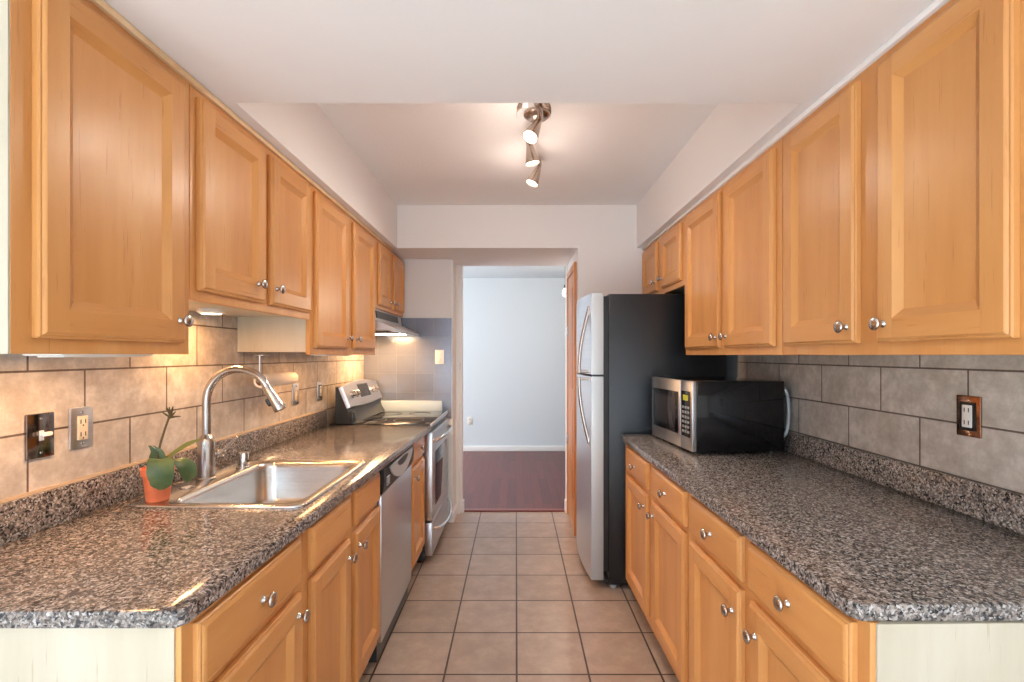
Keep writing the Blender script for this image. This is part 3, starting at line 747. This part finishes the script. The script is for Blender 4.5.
# ---------------------------------------------------------------- range
RY0, RY1 = 3.184, 3.946
rc = (RY0 + RY1) / 2
rg_ = thing('electric_range', 'stainless and black glass-top electric range at the end of the left run', 'range', (-0.9, rc, 0))
def rp(b, name, parent=None, ang=35):
    o = b.build(name, parent or rg_, ang)
    if not parent: o.location = -Vector(rg_.location)
    return o
rp(MB().box(-1.20, -0.598, RY0, RY1, 0.03, 0.900, 'dark_grey', 0.004), 'body')
for x in (-1.16, -0.64):
    for y in (RY0 + 0.05, RY1 - 0.05): rp(MB().lathe([(0.018, 0.0), (0.018, 0.008), (0.010, 0.010), (0.010, 0.03)], (x, y, 0), (0, 0, 1), 'black', 12), 'levelling_foot')
ct = rp(MB().box(-1.22, -0.562, RY0 - 0.001, RY1 + 0.001, 0.9002, 0.920, 'glass_top', 0.005), 'cooktop')
for x, y, r in ((-0.74, rc - 0.19, 0.10), (-0.74, rc + 0.19, 0.08), (-0.98, rc - 0.19, 0.08), (-0.98, rc + 0.19, 0.10)):
    b = MB().lathe([(r, 0), (r + 0.004, 0), (r + 0.004, 0.0003), (r, 0.0003), (r, 0)], (x, y, 0.9200), (0, 0, 1), 'dark_grey', 40, False, False)
    rp(b, 'burner_ring', ct)
rp(MB().box(-0.5615, -0.550, RY0 - 0.001, RY1 + 0.001, 0.896, 0.921, 'steel', 0.004), 'front_rail')
# oven door with window and arched handle
od = rp(MB().box(-0.597, -0.545, RY0 + 0.004, RY1 - 0.004, 0.285, 0.865, 'steel', 0.006), 'oven_door')
rp(MB().box(-0.5452, -0.5415, RY0 + 0.11, RY1 - 0.11, 0.36, 0.72, 'oven_window', 0.0015), 'oven_window', od)
def arch(z, out, dz, n=20, y0=RY0 + 0.05, y1=RY1 - 0.05, x=-0.546):
    pts = [(x - 0.004, y0, z)]
    for k in range(n + 1):
        t = k / n; s = math.sin(PI * t) ** 0.55
        pts.append((x + out * s, y0 + (y1 - y0) * t, z + dz * s))
    pts.append((x - 0.004, y1, z)); return pts
rp(MB().tube(arch(0.800, 0.062, 0.020), 0.012, 'chrome', 12), 'handle', od, 60)
dr = rp(MB().box(-0.597, -0.547, RY0 + 0.004, RY1 - 0.004, 0.055, 0.272, 'steel', 0.006), 'storage_drawer')
rp(MB().tube(arch(0.225, 0.058, -0.035), 0.012, 'chrome', 12), 'handle', dr, 60)
rp(MB().box(-0.598, -0.560, RY0 + 0.004, RY1 - 0.004, 0.868, 0.8955, 'dark_grey', 0.003), 'vent_strip')
# backguard: dark base and a leaning arched steel panel
rp(MB().prism([(-1.180, 0.921), (-1.060, 0.921), (-1.085, 0.965), (-1.105, 1.03), (-1.158, 1.160), (-1.180, 1.160)], 'y', RY0 + 0.002, RY1 - 0.002, 'dark_grey'), 'backguard')
P0 = Vector((-1.094, 0, 1.024)); P1 = Vector((-1.150, 0, 1.162)); ev = (P1 - P0).normalized(); nv = Vector((ev.z, 0, -ev.x))
def face_pt(y, v, d): p = P0 + ev * v + nv * d; return (p.x, y, p.z)
L = (P1 - P0).length
prf = []
NN = 16
for k in range(NN + 1):
    t = k / NN; prf.append((RY0 + (RY1 - RY0) * t, L - 0.004 + 0.030 * math.sin(PI * t)))
for k in range(NN + 1):
    t = 1 - k / NN; prf.append((RY0 + (RY1 - RY0) * t, 0.0 - 0.012 * math.sin(PI * t)))
b = MB(); b.loops([[face_pt(y, v, -0.012) for y, v in prf], [face_pt(y, v, 0.010) for y, v in prf], [face_pt(rc + (y - rc) * 0.99, L / 2 + (v - L / 2) * 0.95, 0.016) for y, v in prf]], 'steel', True, True, True)
bp = rp(b, 'control_panel')
def pbox(y0, y1, v0, v1, d0, d1, mat, name):
    b = MB(); q = [(y0, v0), (y1, v0), (y1, v1), (y0, v1)]
    b.loops([[face_pt(y, v, d0) for y, v in q], [face_pt(y, v, d1) for y, v in q]], mat, True, True, True)
    return rp(b, name, bp)
pbox(rc - 0.10, rc + 0.13, 0.045, 0.140, 0.0155, 0.0175, 'black_gloss', 'display')
for y in (RY0 + 0.11, RY0 + 0.205, RY1 - 0.175, RY1 - 0.085):
    b = MB(); c = Vector(face_pt(y, 0.080, 0.0155))
    b.lathe([(0.027, 0), (0.027, 0.004), (0.020, 0.006), (0.018, 0.024), (0.015, 0.027), (0.003, 0.028)], c, nv, 'chrome', 20)
    q = Vector((0, 1, 0)); 
    rp(b, 'knob', bp)
rp(MB().box(-1.085, -1.060, RY0 + 0.002, RY0 + 0.06, 0.9212, 1.000, 'dark_grey', 0.01), 'backguard_foot')
# pale strip closing the gap between the range and the end wall
tag(MB().box(-1.10, -0.600, YE - 0.034, YE - 0.0112, 0.86, 0.998, 'strip', 0.002).build('splash_strip'), 'pale blue-white splash strip along the end wall behind the range', 'splash strip')

# ---------------------------------------------------------------- range hood
hd = thing('range_hood', 'slim stainless range hood with a lit lamp under the small cabinet', 'hood', (-1.0, rc, 1.52))
def hp(b, name, parent=None):
    o = b.build(name, parent or hd)
    if not parent: o.location = -Vector(hd.location)
    return o
prof = [(XL + 0.012, 1.6785), (-0.935, 1.6785), (-0.925, 1.605), (-0.790, 1.545), (-0.785, 1.540), (-0.785, 1.520), (-0.800, 1.520), (-0.815, 1.532), (XL + 0.012, 1.532)]
shell = hp(MB().prism(prof, 'y', RY0 - 0.010, RY1 + 0.010, 'hood_metal'), 'shell')
b = MB()
b.loops([[(-0.934, RY0 + 0.05, 1.666), (-0.934, RY1 - 0.12, 1.666), (-0.927, RY1 - 0.12, 1.618), (-0.927, RY0 + 0.05, 1.618)],
         [(-0.928, RY0 + 0.05, 1.666), (-0.928, RY1 - 0.12, 1.666), (-0.921, RY1 - 0.12, 1.618), (-0.921, RY0 + 0.05, 1.618)]], 'black', True, True, True)
hp(b, 'vent_panel', shell)
hp(MB().box(-1.15, -0.86, rc - 0.30, rc + 0.02, 1.526, 1.5315, 'dark_grey', 0.001), 'filter', shell)
hp(MB().box(-1.10, -0.86, rc + 0.06, rc + 0.26, 1.524, 1.5315, 'lamp', 0.002), 'lamp_lens', shell)
under_lamp('hood_lamp', (-0.98, rc + 0.14, 1.518), 0.16, 0.16, 8.5)

# ---------------------------------------------------------------- refrigerator
FY0, FY1 = 2.850, 3.560
fr = thing('refrigerator', 'top-freezer refrigerator with stainless doors and black speckled sides', 'refrigerator', (0.85, 3.2, 0))
def fp(b, name, parent=None, ang=35):
    o = b.build(name, parent or fr, ang)
    if not parent: o.location = -Vector(fr.location)
    return o
fp(MB().box(0.540, 1.23, FY0, FY1, 0.025, 1.728, 'fridge_black', 0.008), 'cabinet_body')
fp(MB().box(0.512, 0.5395, FY0 + 0.010, FY1 - 0.010, 0.10, 1.715, 'black'), 'door_gasket')
def fdoor(z0, z1, name):
    n = 10; prof = []
    for k in range(n + 1):
        t = k / n; prof.append((0.440 - 0.026 * math.sin(PI * t), FY0 + 0.006 + (FY1 - FY0 - 0.012) * t))
    prof2 = [(0.511, FY0 + 0.002)] + [(0.452, FY0 + 0.002)] + [(0.441, FY0 + 0.004)] + prof[1:-1] + [(0.441, FY1 - 0.004), (0.452, FY1 - 0.002), (0.511, FY1 - 0.002)]
    b = MB(); i = b.mi('steel'); g = b.mi('grey_door')
    b.loops([[(x, y, z0) for x, y in prof2], [(x, y, z1) for x, y in prof2]], 'steel', True, True, True)
    for f in b.bm.faces:
        f.normal_update()
        if abs(f.normal.y) > 0.85 or f.normal.z > 0.9: f.material_index = g
    return fp(b, name)
d1 = fdoor(1.256, 1.732, 'freezer_door')
d2 = fdoor(0.055, 1.244, 'fridge_door')
def curve_handle(za, zb, flip):
    pts = []
    for k in range(21):
        t = k / 20
        s = math.sin(PI / 2 * min(1, t * 1.05))
        z = za + (zb - za) * t
        x = 0.437 - 0.060 * s
        pts.append((x, FY0 + 0.065, z))
    return pts
b = MB().tube([(0.440, FY0 + 0.065, 1.655)] + curve_handle(1.652, 1.262, 0), 0.011, 'nickel', 12); b.tube([(0.377, FY0 + 0.065, 1.272), (0.440, FY0 + 0.065, 1.272)], 0.009, 'chrome', 10)
fp(b, 'handle', d1, 60)
b = MB().tube([(0.440, FY0 + 0.065, 0.842)] + curve_handle(0.845, 1.238, 0), 0.011, 'nickel', 12); b.tube([(0.377, FY0 + 0.065, 1.226), (0.440, FY0 + 0.065, 1.226)], 0.009, 'chrome', 10)
fp(b, 'handle', d2, 60)
fp(MB().box(0.45, 0.535, FY0 + 0.012, FY0 + 0.05, 1.2445, 1.2555, 'black', 0.002), 'centre_hinge')
fp(MB().box(0.530, 0.552, FY0 + 0.02, FY1 - 0.02, 0.020, 0.050, 'black', 0.003), 'toe_grille')
fp(MB().box(0.46, 0.60, FY1 - 0.09, FY1 - 0.02, 1.7325, 1.748, 'dark_grey', 0.004), 'hinge_cover')
for x in (0.575, 1.17):
    for y in (FY0 + 0.04, FY1 - 0.04): fp(MB().lathe([(0.018, 0), (0.018, 0.012), (0.010, 0.014), (0.010, 0.027)], (x, y, 0), (0, 0, 1), 'light_grey', 12), 'foot')

# ---------------------------------------------------------------- microwave
MW, MD, MH = 0.497, 0.443, 0.323
th = math.radians(185.2)
near = Vector((0.80, 2.216)); far = Vector((0.755, 2.712)); mid = (near + far) / 2
nrm = Vector((math.cos(th), math.sin(th))); ctr = mid - nrm * (MD / 2)
mw = thing('microwave_oven', 'black microwave with stainless front on the worktop beside the refrigerator', 'microwave', (ctr.x, ctr.y, 0.9145), th)
hx = MD / 2
MB().box(-hx, hx - 0.022, -MW / 2, MW / 2, 0.012, 0.012 + MH, 'black_gloss', 0.004).build('body', mw)
for x in (-hx + 0.04, hx - 0.05):
    for y in (-MW / 2 + 0.04, MW / 2 - 0.04): MB().lathe([(0.014, 0), (0.014, 0.012)], (x, y, 0), (0, 0, 1), 'black', 12).build('foot', mw)
yd = MW / 2 - 0.128
b = MB().box(hx - 0.0215, hx, -MW / 2, yd - 0.001, 0.014, 0.012 + MH, 'steel', 0.003)
dm = b.build('door', mw)
MB().box(hx, hx + 0.0025, -MW / 2 + 0.030, yd - 0.022, 0.075, MH - 0.045, 'black_gloss', 0.001).build('window_frame', dm)
MB().box(hx + 0.0026, hx + 0.0034, -MW / 2 + 0.062, yd - 0.050, 0.105, MH - 0.072, 'oven_window', 0.0003).build('window', dm)
cpn = MB().box(hx - 0.0215, hx - 0.0005, yd + 0.001, MW / 2, 0.014, 0.012 + MH, 'steel', 0.003).build('control_panel', mw)
MB().box(hx - 0.0004, hx + 0.0012, yd + 0.016, MW / 2 - 0.018, 0.075, MH - 0.036, 'black_gloss', 0.0005).build('key_panel', cpn)
MB().box(hx + 0.0013, hx + 0.0018, yd + 0.034, MW / 2 - 0.040, MH - 0.080, MH - 0.054, 'display', 0.0002).build('display', cpn)
for r in range(6):
    for c in range(3):
        y = yd + 0.036 + 0.028 * c; z = MH - 0.112 - 0.0225 * r
        MB().box(hx + 0.0013, hx + 0.0022, y - 0.010, y + 0.010, z - 0.006, z + 0.006, 'button', 0.0004).build('key', cpn)
pts = []
for k in range(17):
    a = PI / 2 - PI * k / 16
    pts.append((-hx - 0.002 - 0.034 * math.cos(a) ** 0.7 if math.cos(a) > 1e-6 else -hx + 0.004, MW / 2 - 0.022, 0.188 + 0.112 * math.sin(a)))
MB().tube(pts, 0.0075, 'light_grey', 10).build('cord', mw, 60)

# ---------------------------------------------------------------- ceiling spotlight bar
tl = thing('track_light', 'satin metal ceiling bar with three cone spotlights', 'ceiling light', (0.085, 2.3, ZC))
MB().lathe([(0.060, 0.0), (0.060, -0.012), (0.045, -0.024), (0.012, -0.028)], (0.010, -0.08, 0), (0, 0, 1), 'lampmetal', 28).build('canopy', tl)
MB().tube(smooth_path([(0.0, -0.26, -0.045), (0.022, -0.17, -0.045), (0.015, -0.06, -0.045), (-0.025, 0.07, -0.045), (-0.01, 0.22, -0.045), (0.038, 0.34, -0.045), (0.045, 0.43, -0.045)], 6), 0.012, 'lampmetal', 10).build('bar', tl, 60)
MB().tube([(0.015, -0.08, -0.02), (0.015, -0.08, -0.045)], 0.010, 'lampmetal', 10).build('stem', tl)
# curved shade plates at the near end
for sx in (-1, 1):
    prof = []
    b = MB(); rr = []
    for k in range(9):
        t = k / 8; a = PI * (0.10 + 0.55 * t)
        x = -0.010 + sx * (0.008 + 0.065 * math.sin(a * 0.9)); z = -0.030 - 0.060 * t * t
        rr.append([(x, -0.27 + 0.02 * t, z), (x, -0.20 - 0.01 * t, z), (x, -0.20 - 0.01 * t, z - 0.005), (x, -0.27 + 0.02 * t, z - 0.005)])
    b.loops(rr, 'lampmetal', True, True, True); b.build('shade_plate', tl, 60)
def head(c, d, power, face, L=0.100, r=0.036):
    """cone spotlight: narrow end up at c, shining along d"""
    c = Vector(c); d = Vector(d).normalized()
    o = MB().lathe([(0.010, -0.012), (0.012, 0.0), (0.018, 0.02), (r, L), (r, L + 0.004), (r - 0.003, L + 0.004), (r - 0.006, L - 0.012)], c, d, 'lampmetal', 28, True, False).build('spotlight_head', tl, 40)
    MB().lathe([(r - 0.006, L - 0.010), (r - 0.007, L - 0.004), (0.001, L - 0.001)], c, d, face, 24).build('bulb', o)
    w = Vector(tl.location) + c + d * (L + 0.02)
    p_ = bpy.data.lights.new('spot_glow', 'POINT'); p_.energy = 1.3; p_.color = (1.0, 0.82, 0.70); p_.shadow_soft_size = 0.05
    po = bpy.data.objects.new('spot_glow', p_); COL.objects.link(po); po.location = w + d * 0.06
    spot('spot_lamp', w, w + d, power, (1.0, 0.88, 0.74), 150, 0.05)
HEADS = [((0.018, -0.120, -0.055), (-0.42, -0.36, -0.9), 7, 'lamp'),
         ((-0.020, 0.110, -0.052), (0.18, 0.02, -1.0), 13, 'lamp'),
         ((0.043, 0.420, -0.052), (-0.42, -0.10, -1.0), 13, 'lamp')]
for h in HEADS: head(*h)

# pendant in the far room
pn = thing('pendant_lamp', 'small lit pendant bulb on a dark cord in the far room', 'pendant light', (0.562, 5.5, ZC))
MB().lathe([(0.05, 0), (0.05, -0.02), (0.01, -0.03)], (0, 0, 0), (0, 0, 1), 'black', 20).build('canopy', pn)
MB().tube([(0, 0, -0.02), (0, 0, -0.32)], 0.010, 'black', 8).build('cord', pn)
MB().lathe([(0.012, -0.30), (0.022, -0.32), (0.022, -0.35)], (0, 0, 0), (0, 0, 1), 'black', 16).build('socket', pn)
MB().lathe([(0.016, -0.345), (0.034, -0.375), (0.040, -0.40), (0.030, -0.432), (0.002, -0.442)], (0, 0, 0), (0, 0, 1), 'lamp', 20).build('bulb', pn, 60)
d_ = bpy.data.lights.new('pendant_glow', 'POINT'); d_.energy = 10; d_.color = (1, 0.85, 0.66); d_.shadow_soft_size = 0.05
o_ = bpy.data.objects.new('pendant_glow', d_); COL.objects.link(o_); o_.location = (0.562, 5.5, ZC - 0.51)
